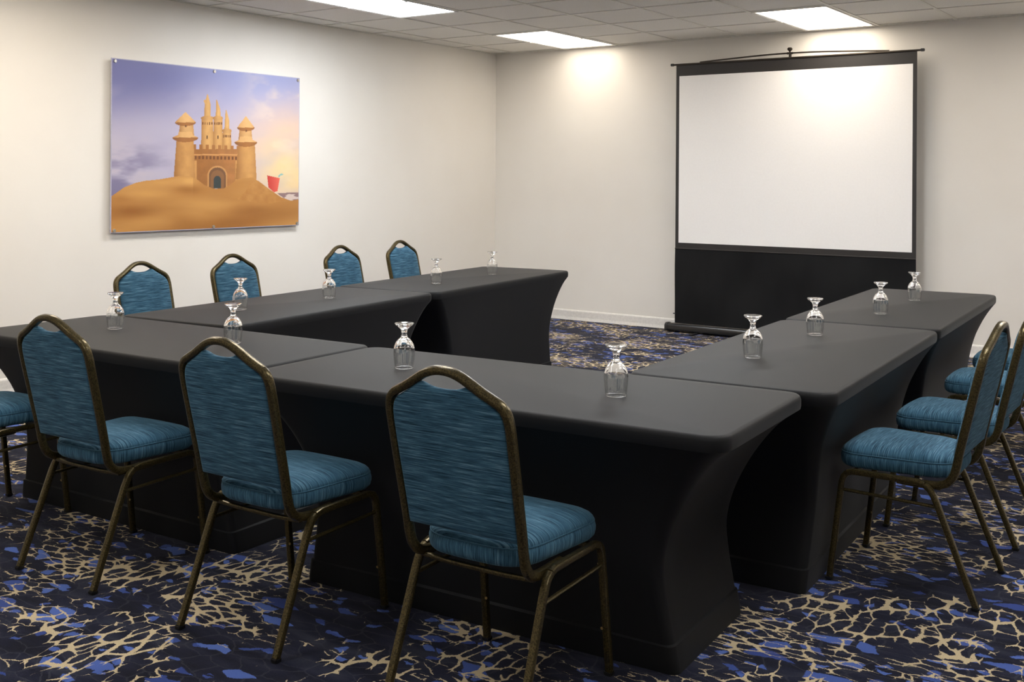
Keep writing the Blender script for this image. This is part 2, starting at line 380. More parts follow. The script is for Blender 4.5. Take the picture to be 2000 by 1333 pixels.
# ------------------------------------------------------------------ sandcastle picture on standoffs
def sandcastle(nx, ny):
    """colours of the print on an nx x ny grid (row 0 = top)"""
    U, V = np.meshgrid(np.linspace(0, 1, nx), np.linspace(0, 1, ny))
    # work in the plane of a perspective sketch, 60..1385 across and 45..1283 down
    tt = 1.196 * U / (1 + 0.196 * U); X = 60 + 1325 * tt
    top = 45 + 145 * tt; bot = 1283 - 58 * tt; Y = top + (bot - top) * V
    rng = np.random.default_rng(3)
    def vnoise(x, y, s):
        x = x / s; y = y / s; g = rng.random((64, 64)); xi = np.floor(x).astype(int); yi = np.floor(y).astype(int); fx = x - xi; fy = y - yi
        fx = fx * fx * (3 - 2 * fx); fy = fy * fy * (3 - 2 * fy); a = lambda i, j: g[(yi + j) % 64, (xi + i) % 64]
        return (a(0, 0) * (1 - fx) + a(1, 0) * fx) * (1 - fy) + (a(0, 1) * (1 - fx) + a(1, 1) * fx) * fy
    def fbm(x, y, s): return sum(vnoise(x, y, s / 2 ** k) * 0.5 ** k for k in range(4)) / 1.875
    def mixc(a, b, f): return a * (1 - f[..., None]) + np.array(b, float) * f[..., None]
    sm = lambda a, b, x: np.clip((x - a) / (b - a), 0, 1) ** 2 * (3 - 2 * np.clip((x - a) / (b - a), 0, 1))
    img = np.zeros((ny, nx, 3)) + np.array([112, 114, 170.])
    img = mixc(img, (158, 168, 214), sm(250, 1200, X) * 0.9)
    img = mixc(img, (190, 184, 208), sm(180, 620, Y + 0.1 * X))
    img = mixc(img, (240, 205, 180), sm(750, 1350, X + 0.35 * (Y - 500)) * sm(230, 600, Y))
    img = mixc(img, (252, 222, 160), np.exp(-((X - 1290) / 230) ** 2 - ((Y - 860) / 210) ** 2))
    cl = fbm(X + 0.5 * Y, Y * 1.6, 420); img = mixc(img, (196, 188, 208), sm(0.42, 0.75, cl) * 0.45 * sm(120, 420, Y))
    cl2 = fbm(X + 400, Y * 2.6 + 90, 240); low = sm(560, 800, Y) * sm(620, 120, X)
    img = mixc(img, (122, 116, 152), sm(0.36, 0.72, cl2) * low * 0.85); img = mixc(img, (216, 204, 206), sm(0.45, 0.80, 1 - cl2) * low * 0.6)
    img = mixc(img, (250, 226, 200), sm(0.52, 0.75, fbm(X + 90, Y * 1.6 + 700, 200)) * sm(900, 1250, X) * 0.5)
    def inside(poly):
        c = np.zeros(X.shape, bool); n = len(poly)
        for i in range(n):
            (x1, y1), (x2, y2) = poly[i], poly[(i + 1) % n]
            if y1 == y2: continue
            c ^= ((y1 > Y) != (y2 > Y)) & (X < (x2 - x1) * (Y - y1) / (y2 - y1) + x1)
        return c
    def paint(mask, col): img[mask] = col[mask] if isinstance(col, np.ndarray) and col.shape == img.shape else np.array(col, float)
    grain = fbm(X, Y, 40)
    def cyl(x0, x1, lit=(214, 158, 92), dark=(140, 88, 40)):
        f = np.clip((X - x0) / max(x1 - x0, 1), 0, 1); s = 0.35 + 0.65 * np.sin(np.clip(f, 0, 1) * 2.4 + 0.1) ** 1.0
        s = s * (0.8 + 0.35 * grain); return np.array(dark, float) * (1 - s[..., None]) + np.array(lit, float) * s[..., None]
    sea = inside([(1230, 1002), (1385, 996), (1385, 1060), (1300, 1050)]); wv = fbm(X, Y * 4, 60)
    paint(sea, mixc(np.zeros_like(img) + np.array([150, 120, 120.]), (225, 205, 195), sm(0.45, 0.6, wv)))
    # inner spires
    for (x0, x1, yt, yb, br, tip, tx) in ((697, 777, 470, 690, 92, 300, 737), (782, 843, 470, 690, 70, 340, 802), (846, 905, 560, 690, 74, 412, 869)):
        paint(inside([(x0, yt), (x1, yt), (x1 + 4, yb), (x0 - 4, yb)]), cyl(x0, x1, (224, 172, 106), (150, 98, 48)))
        c = (x0 + x1) / 2; hw = (x1 - x0) * 0.30
        paint(inside([(c - hw, yt), (c - hw * 0.8, tip + 70), (tx - 3, tip), (tx + 3, tip), (c + hw * 0.9, tip + 70), (c + hw, yt)]), cyl(c - hw, c + hw, (226, 178, 112), (154, 102, 52)))
        el = ((X - c) / ((x1 - x0) * 0.58)) ** 2 + ((Y - yt) / 17) ** 2 < 1; paint(el, cyl(x0 - 5, x1 + 5, (216, 164, 100), (128, 80, 42)))
        for k in range(5):
            xx = x0 + (k + .5) * (x1 - x0) / 5; paint((np.abs(X - xx) < 3.5) & (np.abs(Y - yt - 38) < 9), (120, 74, 38))
        paint((np.abs(X - c) < 4) & (np.abs(Y - yt - 135) < 12), (92, 56, 32))
    paint(inside([(720, 370), (708, 345), (722, 338), (735, 372)]), (216, 166, 100))
    # curtain wall with battlements
    wl = inside([(625, 655), (985, 668), (985, 980), (630, 960)]) & ~((Y < 690) & ((X // 22).astype(int) % 2 == 0))
    f = sm(640, 980, X); body = np.array([166, 108, 54.]) * (1 - f[..., None]) + np.array([182, 122, 68.]) * f[..., None]; paint(wl, body * (0.92 + 0.16 * grain[..., None]))
    band = wl & (np.abs(Y - 748 - 0.02 * (X - 640)) < 12); paint(band & ((X // 13).astype(int) % 2 == 0), (118, 72, 38)); paint(wl & (np.abs(Y - 730) < 5), (214, 156, 94))
    for xx in (652, 945): paint(wl & (np.abs(X - xx) < 13) & (Y > 770), cyl(xx - 13, xx + 13))
    for hw, tp, colr in ((70, 808, (206, 150, 90)), (60, 820, (122, 84, 56)), (48, 840, (142, 98, 62)), (25, 880, (58, 66, 66))):
        paint(((np.abs(X - 810) < hw) & (Y > tp + hw) & (Y < 970)) | (((X - 810) ** 2 + (Y - tp - hw) ** 2 < hw * hw)), colr)
    # big round towers with brimmed roofs
    for (bx0, bx1, yt, c, b1y, b1, nx0, nx1, b2y, b2, tip) in ((512, 648, 620, 582, 607, 92, 540, 640, 500, 75, 425), (950, 1082, 650, 1010, 640, 80, 962, 1052, 537, 62, 455)):
        paint(inside([(bx0 + 8, yt), (bx1 - 8, yt), (bx1 + 6, 905), (bx0 - 12, 905)]), cyl(bx0, bx1))
        paint(inside([(nx0 + 4, b2y), (nx1 - 4, b2y), (nx1 + 6, b1y), (nx0 - 6, b1y)]), cyl(nx0, nx1, (230, 180, 118)))
        for (by, bw, hh, tp2) in ((b1y, b1, 34, b1y - 42), (b2y, b2, 26, tip)):
            wmid = bw * 0.52 if tp2 != tip else 2
            paint(inside([(c - bw, by), (c - bw * 0.55, by - (by - tp2) * 0.45), (c - wmid, tp2 + 2), (c + wmid, tp2 + 2), (c + bw * 0.55, by - (by - tp2) * 0.45), (c + bw, by)]), cyl(c - bw, c + bw, (236, 186, 122), (176, 118, 64)))
            e = (((X - c) / bw) ** 2 + ((Y - by) / hh) ** 2 < 1) & (Y > by); paint(e, cyl(c - bw, c + bw, (172, 112, 58), (112, 68, 36)))
        paint((np.abs(X - c - 2) < 5) & (np.abs(Y - (b1y + b2y) / 2 + 28) < 7), (120, 76, 44))
    # dunes
    dune = inside([(40, 1040), (150, 962), (230, 930), (300, 915), (400, 905), (500, 887), (560, 879), (610, 882), (660, 900), (720, 945), (780, 970), (850, 972), (900, 945), (950, 905), (985, 895), (1060, 892), (1110, 922), (1180, 975), (1260, 1030), (1330, 1055), (1400, 1045), (1400, 1330), (40, 1330)])
    sh = 0.5 + 0.55 * (fbm(X * 0.45 + 0.3 * Y, Y * 1.7, 210) - 0.5) + 0.22 * np.sin((X * 0.25 + Y) / 48.0) * sm(1040, 1200, Y) - 0.15 * sm(1060, 1280, Y)
    for bx, by, bw, bh, am in ((230, 1140, 150, 45, -.35), (560, 1190, 110, 60, -.3), (590, 975, 90, 28, -.35), (1030, 1115, 120, 35, -.3), (330, 1010, 200, 30, .25), (800, 1080, 260, 40, .22), (120, 1040, 80, 30, -.25), (620, 920, 60, 25, .25)):
        sh = sh + am * np.exp(-((X - bx - 0.3 * (Y - by)) / bw) ** 2 - ((Y - by) / bh) ** 2)
    sh += 0.3 * np.exp(-((Y - 905 - 0.02 * X) / 60) ** 2) * (X < 640); sh = np.clip(sh, 0, 1)
    paint(dune, np.array([158, 100, 42.]) * (1 - sh[..., None]) + np.array([226, 170, 98.]) * sh[..., None])
    paint(inside([(1062, 892), (1110, 922), (1180, 975), (1260, 1030), (1285, 1055), (1190, 1075), (1060, 1066), (950, 1045), (1010, 990)]), mixc(np.zeros_like(img) + np.array([178, 118, 56.]), (214, 158, 88), grain * 0.8))
    # red bucket and its spade
    paint(inside([(1162, 876), (1252, 896), (1236, 988), (1212, 996), (1172, 962)]), mixc(np.zeros_like(img) + np.array([206, 62, 54.]), (240, 110, 92), sm(1160, 1260, X)))
    paint(inside([(1240, 880), (1258, 864), (1278, 866), (1274, 874), (1256, 876), (1248, 892)]), (136, 190, 190))
    return np.clip(img, 0, 255)

PY0, PY1, PZ0, PZ1 = -4.697, -2.881, 1.020, 2.264
pic = empty('wall_picture', (0.0, (PY0 + PY1) / 2, PZ0)); tag(pic, 'large acrylic print of a sandcastle hung on the wall on steel standoffs', 'picture')
HWp = (PY1 - PY0) / 2; HHp = PZ1 - PZ0
MB().cbox(0.030, 0.037, -HWp, HWp, 0, HHp, 0.001).build('acrylic_panel', PANELEDGE, pic)
NX, NY = 480, 330
cols = sandcastle(NX, NY) / 255.0; lc = np.where(cols <= 0.04045, cols / 12.92, ((cols + 0.055) / 1.055) ** 2.4)
lc = lc * 0.92
mg = 0.006
gy = np.linspace(-HWp + mg, HWp - mg, NX); gz = np.linspace(HHp - mg, mg, NY)
GYm, GZm = np.meshgrid(gy, gz)
pv = np.stack([np.full(GYm.shape, 0.0376), GYm, GZm], -1).reshape(-1, 3)
idx = np.arange(NX * NY).reshape(NY, NX)
pf = np.stack([idx[1:, :-1], idx[1:, 1:], idx[:-1, 1:], idx[:-1, :-1]], -1).reshape(-1, 4)
pm = bpy.data.meshes.new('printed_sheet'); pm.vertices.add(len(pv)); pm.vertices.foreach_set('co', pv.ravel())
pm.loops.add(pf.size); pm.loops.foreach_set('vertex_index', pf.ravel()); pm.polygons.add(len(pf)); pm.polygons.foreach_set('loop_start', np.arange(len(pf)) * 4)
pm.update(calc_edges=True)
ca = pm.color_attributes.new('print', 'FLOAT_COLOR', 'POINT'); ca.data.foreach_set('color', np.concatenate([lc.reshape(-1, 3), np.ones((NX * NY, 1))], 1).astype(np.float32).ravel())
PRINT = new_mat('sandcastle print', rough=0.3, spec=0.5); t = NT(PRINT); n = t.add('ShaderNodeVertexColor'); n.layer_name = 'print'; t.link(n.outputs[0], t.b.inputs['Base Color'])
t.b.inputs['Coat Weight'].default_value = 0.2; t.b.inputs['Coat Roughness'].default_value = 0.12
pm.materials.append(PRINT); po = bpy.data.objects.new('printed_sheet', pm); COL.objects.link(po); po.parent = pic
for py in (-HWp + 0.028, 0.003, HWp - 0.024):
    for pz in (0.018, HHp - 0.022):
        so = MB().lathe([(0, 0), (0.009, 0), (0.009, 0.03), (0.0, 0.03)], 16, (0, py, pz), 'x').build('standoff', SILVER, pic, 40)
        MB().lathe([(0, 0.037), (0.0125, 0.037), (0.0125, 0.044), (0.0105, 0.047), (0, 0.047)], 20, (0, py, pz), 'x').build('standoff_cap', SILVER, so, 40)

# ------------------------------------------------------------------ projection screen
SY = -0.15
scr = empty('projection_screen', (3.283, SY, 0)); tag(scr, 'tall pull-up projection screen with white surface and black lower drape', 'projection screen')
X0, X1 = 2.190 - 3.283, 4.373 - 3.283
def sheet(name, x0, x1, z0, z1, y, mat, nx=2, nz=2, fn=None, th=0.0012):
    v = []; f = []
    for s in (0, 1):
        for j in range(nz):
            for i in range(nx):
                x = x0 + (x1 - x0) * i / (nx - 1); z = z0 + (z1 - z0) * j / (nz - 1); d = fn(x, z) if fn else 0
                v.append((x, y + d + s * th, z))
    k = nx * nz
    for j in range(nz - 1):
        for i in range(nx - 1):
            a = j * nx + i; f.append((a, a + 1, a + nx + 1, a + nx)); f.append((k + a, k + a + nx, k + a + nx + 1, k + a + 1))
    ring = [i for i in range(nx)] + [j * nx + nx - 1 for j in range(1, nz)] + [(nz - 1) * nx + i for i in range(nx - 2, -1, -1)] + [j * nx for j in range(nz - 2, 0, -1)]
    for a, b in zip(ring, ring[1:] + ring[:1]): f.append((a, k + a, k + b, b))
    return mesh_obj(name, v, f, mat, scr, 30)
ZW0, ZW1, ZT, ZH = 0.836, 2.392, 2.492, 0.782
def hemwave(x, z): return -0.004 * math.exp(-((z - ZH) / 0.02) ** 2)
sheet('backing', X0, X1, ZH, ZT, 0.0, BORDER)
sheet('viewing_surface', X0 + 0.033, X1 - 0.033, ZW0, ZW1, -0.0016, SCREENW)
def fold(x, z):
    u = (x - X0) / (X1 - X0); e = math.sin(math.pi * min(1, max(0, (ZH - z) / (ZH - 0.09))))
    return -e * (0.010 * math.sin(u * 9.0 + z * 3) + 0.006 * math.sin(u * 23 - z * 5)) - 0.008 * math.exp(-(((x - X0 - 0.12) - (z - 0.45) * 0.25) / 0.035) ** 2) * e
sheet('lower_drape', X0, X1, 0.085, ZH, -0.002, LEADER, 60, 30, fold)
MB().sweep([(X0, -0.004, ZH), (X1, -0.004, ZH)], cprof(0.006, 8), (0, 0, 1)).build('hem', BORDER, scr, 40)
MB().sweep([(2.148 - 3.283, 0, 2.500), (4.418 - 3.283, 0, 2.500)], rprof(0.017, 0.02, 0.005), (0, 0, 1)).build('top_bar', DARKMET, scr, 40)
for s, x in ((-1, 2.150 - 3.283), (1, 4.416 - 3.283)): MB().cbox(x - 0.016, x + 0.016, -0.0125, 0.0125, 2.4885, 2.5125, 0.004).build('bar_end_cap', CAPBLK, scr, 40)
for s in (-1, 1):
    MB().sweep(crom([(0.01 * s, 0.016, 2.5445), (0.25 * s, 0.016, 2.541), (0.62 * s, 0.016, 2.525), (0.86 * s, 0.016, 2.512)], 4), rprof(0.014, 0.008, 0.002), (0, 0, 1)).build('support_arm', DARKMET, scr, 40)
hub = MB().cbox(-0.03, 0.03, 0.008, 0.026, 2.534, 2.553, 0.004).build('hub', DARKMET, scr, 40)
MB().cbox(-0.008, 0.008, 0.01, 0.024, 2.505, 2.536, 0.003).build('hub_stem', DARKMET, hub, 40)
MB().lathe([(0, 2.553), (0.006, 2.553), (0.008, 2.562), (0.021, 2.572), (0.023, 2.584), (0.016, 2.594), (0, 2.596)], 16, (0, 0.017, 0)).build('knob', DARKMET, hub, 40)
MB().lathe([(0, 0.05), (0.014, 0.05), (0.014, 1.3), (0.011, 1.302), (0.011, 2.535), (0, 2.535)], 14, (0, 0.03, 0)).build('support_pole', DARKMET, scr, 40)
XC0, XC1 = 2.108 - 3.283, 4.46 - 3.283
cs = [(-0.045, 0.012), (0.045, 0.012), (0.052, 0.02), (0.052, 0.06), (0.042, 0.076), (0.02, 0.084), (-0.02, 0.084), (-0.042, 0.076), (-0.052, 0.06), (-0.052, 0.02)]
MB().loft([[(XC0 + 0.02, a, b) for a, b in cs], [(XC1 - 0.02, a, b) for a, b in cs]]).build('case', CASE, scr, 35)
MB().box(XC0 + 0.06, XC1 - 0.06, -0.040, -0.014, 0.0815, 0.0865).build('case_rail', SILVER, scr)
for xa, xb in ((XC0, XC0 + 0.024), (XC1 - 0.024, XC1)):
    MB().loft([[(xa, a * 1.04, 0.045 + (b - 0.045) * 1.08) for a, b in cs], [(xb, a * 1.04, 0.045 + (b - 0.045) * 1.08) for a, b in cs]]).build('case_end_cap', CAPBLK, scr, 35)
for s in (-1, 1): MB().cbox(s * 0.85 - 0.02, s * 0.85 + 0.02, -0.17, 0.11, 0.0, 0.014, 0.004).build('foot', CAPBLK, scr, 40)
MB().cbox(X0 - 0.018, X0 + 0.012, -0.008, 0.008, 0.168, 0.176, 0.002).build('drape_clip', CAPBLK, scr)

# ------------------------------------------------------------------ tables under black stretch covers
TZ = 0.735
def smooth_interp(z, zs, vs):
    return float(np.interp(z, zs, vs))
ZS = [0.0, 0.1, 0.2, 0.3, 0.4, 0.5, 0.58, 0.64, 0.675, 0.690]
IE = [0.193, 0.210, 0.228, 0.236, 0.213, 0.166, 0.114, 0.064, 0.024, 0.0]
IS = [0.150, 0.143, 0.135, 0.126, 0.113, 0.092, 0.062, 0.032, 0.010, 0.0]
def catmull1(zs, vs, z):
    i = max(0, min(len(zs) - 2, int(np.searchsorted(zs, z) - 1))); h = zs[i + 1] - zs[i]; tt = (z - zs[i]) / h
    m = lambda k: (vs[min(k + 1, len(vs) - 1)] - vs[max(k - 1, 0)]) / (zs[min(k + 1, len(zs) - 1)] - zs[max(k - 1, 0)])
    return (2 * tt ** 3 - 3 * tt ** 2 + 1) * vs[i] + (tt ** 3 - 2 * tt ** 2 + tt) * h * m(i) + (-2 * tt ** 3 + 3 * tt ** 2) * vs[i + 1] + (tt ** 3 - tt ** 2) * h * m(i + 1)
def make_table(L, Wd, loc, rz, side, label):
    t_ = empty('covered_table', loc, rz); tag(t_, label, 'table', 'tables under black stretch covers')
    hx, hy = L / 2 - 0.004, Wd / 2
    ring = lambda ix, iy, r, z: [(x, y, z) for x, y in rrect(hx - ix, hy - iy, r, 6, 10)]
    top = [ring(0.0, 0.0, 0.065, 0.690), ring(-0.002, -0.002, 0.066, 0.700), ring(-0.002, -0.002, 0.066, 0.720), ring(0.001, 0.001, 0.064, 0.729), ring(0.006, 0.006, 0.06, 0.7335), ring(0.014, 0.014, 0.055, 0.735)]
    MB().loft(top, False, True).build('top_cover', CLOTH, t_, 50)
    sk = []
    nz = 26
    for k in range(nz + 1):
        z = 0.02 + (0.690 - 0.02) * k / nz
        ie, is_ = catmull1(ZS, IE, z), catmull1(ZS, IS, z)
        r = 0.03 + 0.035 * (z / 0.69) ** 2
        pts = []
        yo = -side * is_ * 0.32; is_ *= 0.68      # the sitters' side is drawn in further than the inner one
        for x, y in rrect(hx - ie, hy - is_, r, 6, 10):
            # the stretched cloth is drawn in a little between the feet
            pull = math.sin(math.pi * z / 0.69) * 0.012
            ax, ay = abs(x) / (hx - ie), abs(y) / (hy - is_)
            if ay > 0.97: y -= math.copysign(pull * math.cos(math.pi / 2 * min(1, ax)), y)
            if ax > 0.97: x -= math.copysign(pull * 0.8 * math.cos(math.pi / 2 * min(1, ay)), x)
            pts.append((x, y + yo, z))
        sk.append(pts)
    MB().loft(sk, False, False).build('skirt', CLOTH, t_, True)
    h0, h1 = [], []
    hem = [(0.004, 0.0), (-0.005, 0.0005), (-0.006, 0.02), (-0.005, 0.078), (0.004, 0.084)]
    rings = []
    for d, z in hem:
        ie, is_ = catmull1(ZS, IE, max(z, 0.0)), catmull1(ZS, IS, max(z, 0.0))
        rings.append([(x, y - side * is_ * 0.32, z) for x, y in rrect(hx - ie - d, hy - is_ * 0.68 - d, 0.028, 6, 10)])
    MB().loft(rings, False, False).build('floor_hem', CLOTH, t_, 45)
    for sx in (-1, 1):
        for sy in (-1, 1):
            cx, cy = sx * (hx - 0.31), sy * (hy - 0.19)
            MB().lathe([(0, 0.0), (0.02, 0.0), (0.022, 0.01), (0.018, 0.03), (0.015, 0.05), (0.015, 0.66), (0, 0.66)], 12, (cx, cy, 0)).build('leg', DARKMET, t_, 40)
    MB().cbox(-hx + 0.02, hx - 0.02, -hy + 0.02, hy - 0.02, 0.700, 0.730, 0.006).build('table_board', plain('table board', lin(200, 198, 190), 0.5), t_)
    return t_
R_ = math.radians
TAB = [
    (1.79, 0.75, (4.662, -6.360, 0), 3.6, -1, 'black covered table in the near row, at the near right corner'),
    (1.745, 0.725, (2.885, -6.418, 0), 1.9, -1, 'black covered table in the near row, cut by the left edge'),
    (1.73, 0.755, (2.365, -5.175, 0), 90 + 6.2, 1, 'black covered table in the picture-wall row, touching the near row'),
    (1.88, 0.755, (2.168, -3.378, 0), 90 + 6.2, 1, 'black covered table in the picture-wall row, far end near the corner'),
    (1.80, 0.735, (5.195, -5.045, 0), 90 + 3.3, -1, 'black covered table in the right row, touching the near row'),
    (1.88, 0.735, (5.085, -3.205, 0), 90 + 3.3, -1, 'black covered table in the right row, in front of the screen'),
]
for L, Wd, loc, rz, side, lab in TAB: make_table(L, Wd, loc, R_(rz), side, lab)

# ------------------------------------------------------------------ banquet chairs (local: +y is the way the sitter faces)
def back_y(z): return -(0.190 + (z - 0.527) * 0.228)
def make_chair():
    c = empty('banquet_chair')
    sq = rprof(0.021, 0.021, 0.005); bk = rprof(0.024, 0.028, 0.009)
    for s in (-1, 1):
        fr = [(s * 0.212, 0.245, 0.011), (s * 0.2065, 0.207, 0.335)] ; re = [(s * 0.2075, -0.118, 0.335), (s * 0.211, -0.245, 0.011)]
        arcf = [(s * 0.206, 0.2045, 0.355), (s * 0.2055, 0.198, 0.375), (s * 0.205, 0.186, 0.389), (s * 0.205, 0.166, 0.3955)]
        arcr = [(s * 0.205, -0.055, 0.3955), (s * 0.2055, -0.078, 0.389), (s * 0.206, -0.095, 0.376), (s * 0.207, -0.107, 0.358)]
        MB().sweep(fr + arcf[:3], sq, (1, 0, 0)).build('leg', BRONZE, c, 35)
        MB().sweep(arcf[2:] + arcr[:2], sq, (1, 0, 0)).build('side_rail', BRONZE, c, 35)
        MB().sweep(arcr[1:] + re, sq, (1, 0, 0)).build('leg', BRONZE, c, 35)
        for y in (0.245, -0.245): MB().cbox(s * 0.2115 - 0.0125, s * 0.2115 + 0.0125, y - 0.0125, y + 0.0125, 0.0, 0.014, 0.003).build('foot_glide', CAPBLK, c)
        MB().sweep([(s * 0.207, 0.206, 0.328), (s * 0.207, -0.120, 0.320)], cprof(0.0062, 8), (1, 0, 0)).build('stretcher', BRONZE, c, 40)
        for (y, z) in ((0.2085, 0.33), (0.230, 0.14)):
            MB().lathe([(0, 0), (0.0045, 0), (0.0035, 0.003), (0, 0.004)], 8, (s * 0.2, y - 0.0105, z), 'y').build('rivet', BRASS, c, 40)
    half = [(0.178, 0.02, 0.386), (0.1795, -0.05, 0.384), (0.181, -0.105, 0.386), (0.183, -0.142, 0.398), (0.184, -0.165, 0.424), (0.185, -0.177, 0.462), (0.186, back_y(0.51), 0.51)]
    half += [(x, back_y(z), z) for x, z in ((0.188, 0.60), (0.190, 0.70), (0.191, 0.770), (0.1905, 0.806), (0.185, 0.834), (0.170, 0.854), (0.147, 0.867), (0.116, 0.883), (0.086, 0.901), (0.058, 0.9165), (0.030, 0.9265), (0.0, 0.9295))]
    path = half + [(-x, y, z) for x, y, z in half[-2::-1]]
    MB().sweep(crom(path, 5), bk, (1, 0, 0)).build('back_frame', BRONZE, c, 35)
    MB().sweep([(-0.183, -0.118, 0.378), (-0.09, -0.124, 0.376), (0.09, -0.124, 0.376), (0.183, -0.118, 0.378)], rprof(0.013, 0.016, 0.004), (0, 0, 1)).build('cross_bar', BRONZE, c, 35)
    MB().sweep([(-0.205, 0.165, 0.393), (0.205, 0.165, 0.393)], rprof(0.016, 0.016, 0.004), (0, 0, 1)).build('cross_bar', BRONZE, c, 35)
    # back pad
    hh = [(0.176, 0.486), (0.1765, 0.54), (0.178, 0.62), (0.180, 0.70), (0.181, 0.766), (0.1795, 0.802), (0.173, 0.826), (0.160, 0.843), (0.140, 0.856), (0.112, 0.872), (0.087, 0.888), (0.075, 0.894), (0.062, 0.890), (0.046, 0.8845), (0.025, 0.881), (0.0, 0.880)]
    right = [tuple(p)[:2] for p in crom([(a, b, 0) for a, b in hh], 3)]
    outl = right + [(-x, z) for x, z in right[-2::-1]]
    bl = right[0]; nb = 10
    outl += [(-bl[0] + 2 * bl[0] * k / nb, bl[1]) for k in range(1, nb)]
    cz = 0.66
    def padring(k, off): return [(x * k, back_y(cz + (z - cz) * k) + off, cz + (z - cz) * k) for x, z in outl]
    rings = [padring(0.02, -0.013), padring(0.5, -0.0125), padring(0.93, -0.0115), padring(0.975, -0.0105), padring(0.995, -0.006), padring(1.0, 0.0), padring(0.995, 0.008), padring(0.975, 0.016), padring(0.92, 0.023), padring(0.7, 0.028), padring(0.35, 0.030), padring(0.02, 0.031)]
    mb = MB().loft(rings); k = len(outl); uvs = []
    for f in mb.f:
        for i in f: uvs.append((mb.v[i][0], mb.v[i][2]))
    mesh_obj('backrest', mb.v, mb.f, FABRIC, c, 60, uvs)
    # seat
    cor = [(0.205, 0.222, 0.075), (-0.205, 0.222, 0.075), (-0.168, -0.158, 0.095), (0.168, -0.158, 0.095)]
    o2 = []; n = len(cor)
    for i in range(n):
        p = Vector(cor[i][:2]); a = (Vector(cor[i - 1][:2]) - p).normalized(); b = (Vector(cor[(i + 1) % n][:2]) - p).normalized(); r = cor[i][2]
        p0, p2 = p + a * r, p + b * r
        for q in range(9):
            t = q / 8; o2.append((1 - t) ** 2 * p0 + 2 * t * (1 - t) * p + t * t * p2)
        nx = Vector(cor[(i + 1) % n][:2]); p3 = nx - b * cor[(i + 1) % n][2]
        for q in range(1, 6): o2.append(p2 + (p3 - p2) * q / 6)
    bow = lambda v: Vector((v.x, v.y + (0.012 * (1 - (v.x / 0.2) ** 2) if v.y > 0.1 else (-0.010 * (1 - (v.x / 0.18) ** 2) if v.y < -0.1 else 0))))
    o2 = [bow(v) for v in o2]; cen = Vector((0, 0.03))
    def sring(ins, z): return [tuple(cen + (v - cen) * (1 - ins / 0.2)) + (z,) for v in o2]
    prof = [(0.16, 0.404), (0.03, 0.404), (0.010, 0.407), (0.002, 0.416), (-0.0005, 0.428), (-0.001, 0.440), (0.001, 0.450), (0.0045, 0.4555), (0.0035, 0.460), (0.006, 0.466), (0.012, 0.473), (0.024, 0.4805), (0.045, 0.487), (0.08, 0.492), (0.13, 0.495), (0.19, 0.496)]
    mb = MB().loft([sring(a, z) for a, z in prof]); k = len(o2)
    per = [0.0]
    for i in range(1, k): per.append(per[-1] + (o2[i] - o2[i - 1]).length)
    uvs = []
    for f in mb.f:
        zmax = max(mb.v[i][2] for i in f)
        side = 0.41 < zmax < 0.4560 and len(f) == 4
        for i in f: uvs.append((mb.v[i][2], per[i % k] + (1.9 if (side and i % k == 0 and max(j % k for j in f) == k - 1) else 0)) if side else (mb.v[i][0], mb.v[i][1]))
    seat = mesh_obj('seat', mb.v, mb.f, FABRIC, c, 60, uvs)
    for ins, z in ((0.0050, 0.4555),):
        rg = sring(ins - 0.002, z); cp = MB().sweep(rg + [rg[0]], cprof(0.0024, 6), (0, 0, 1), False)
        u = [(0.1, per[i % 10]) for f in cp.f for i in f]; mesh_obj('piping', cp.v, cp.f, FABRIC, seat, True, u)
    return c
proto = make_chair()
ROWS = [
    ('chairs along the near row', [((2.395, -6.925), 2, 'teal banquet chair cut by the left edge, only its seat showing'),
                                   ((3.265, -6.912), 2.0, 'teal banquet chair in the near row, second from the left edge'),
                                   ((4.160, -6.908), 1.5, 'teal banquet chair in the near row, between two others seen from behind'),
                                   ((5.010, -6.900), 2, 'nearest teal banquet chair, largest and in the middle of the picture')]),
    ('chairs along the right row', [((5.722, -5.322), 90, 'teal banquet chair seen side-on, nearest in the right row'),
                                    ((5.716, -4.600), 90, 'teal banquet chair second in the right row, back cut by the right edge'),
                                    ((5.690, -3.690), 92, 'teal banquet chair third in the right row, seat seen behind two chairs'),
                                    ((5.650, -2.900), 92, 'farthest teal banquet chair in the right row, nearly hidden')]),
    ('chairs along the picture wall', [((1.762, -5.480), -84, 'teal banquet chair by the picture wall, leftmost of the four backs'),
                                       ((1.690, -4.750), -84, 'teal banquet chair by the picture wall, second back from the left'),
                                       ((1.575, -3.665), -84, 'teal banquet chair by the picture wall, third back from the left'),
                                       ((1.490, -2.915), -84, 'teal banquet chair by the picture wall, back nearest the corner')])]
first = True
for grp, lst in ROWS:
    for (x, y), rz, lab in lst:
        o = proto if first else copy_tree(proto); first = False
        o.location = (x, y, 0); o.rotation_euler = (0, 0, R_(rz)); tag(o, lab, 'chair', grp)

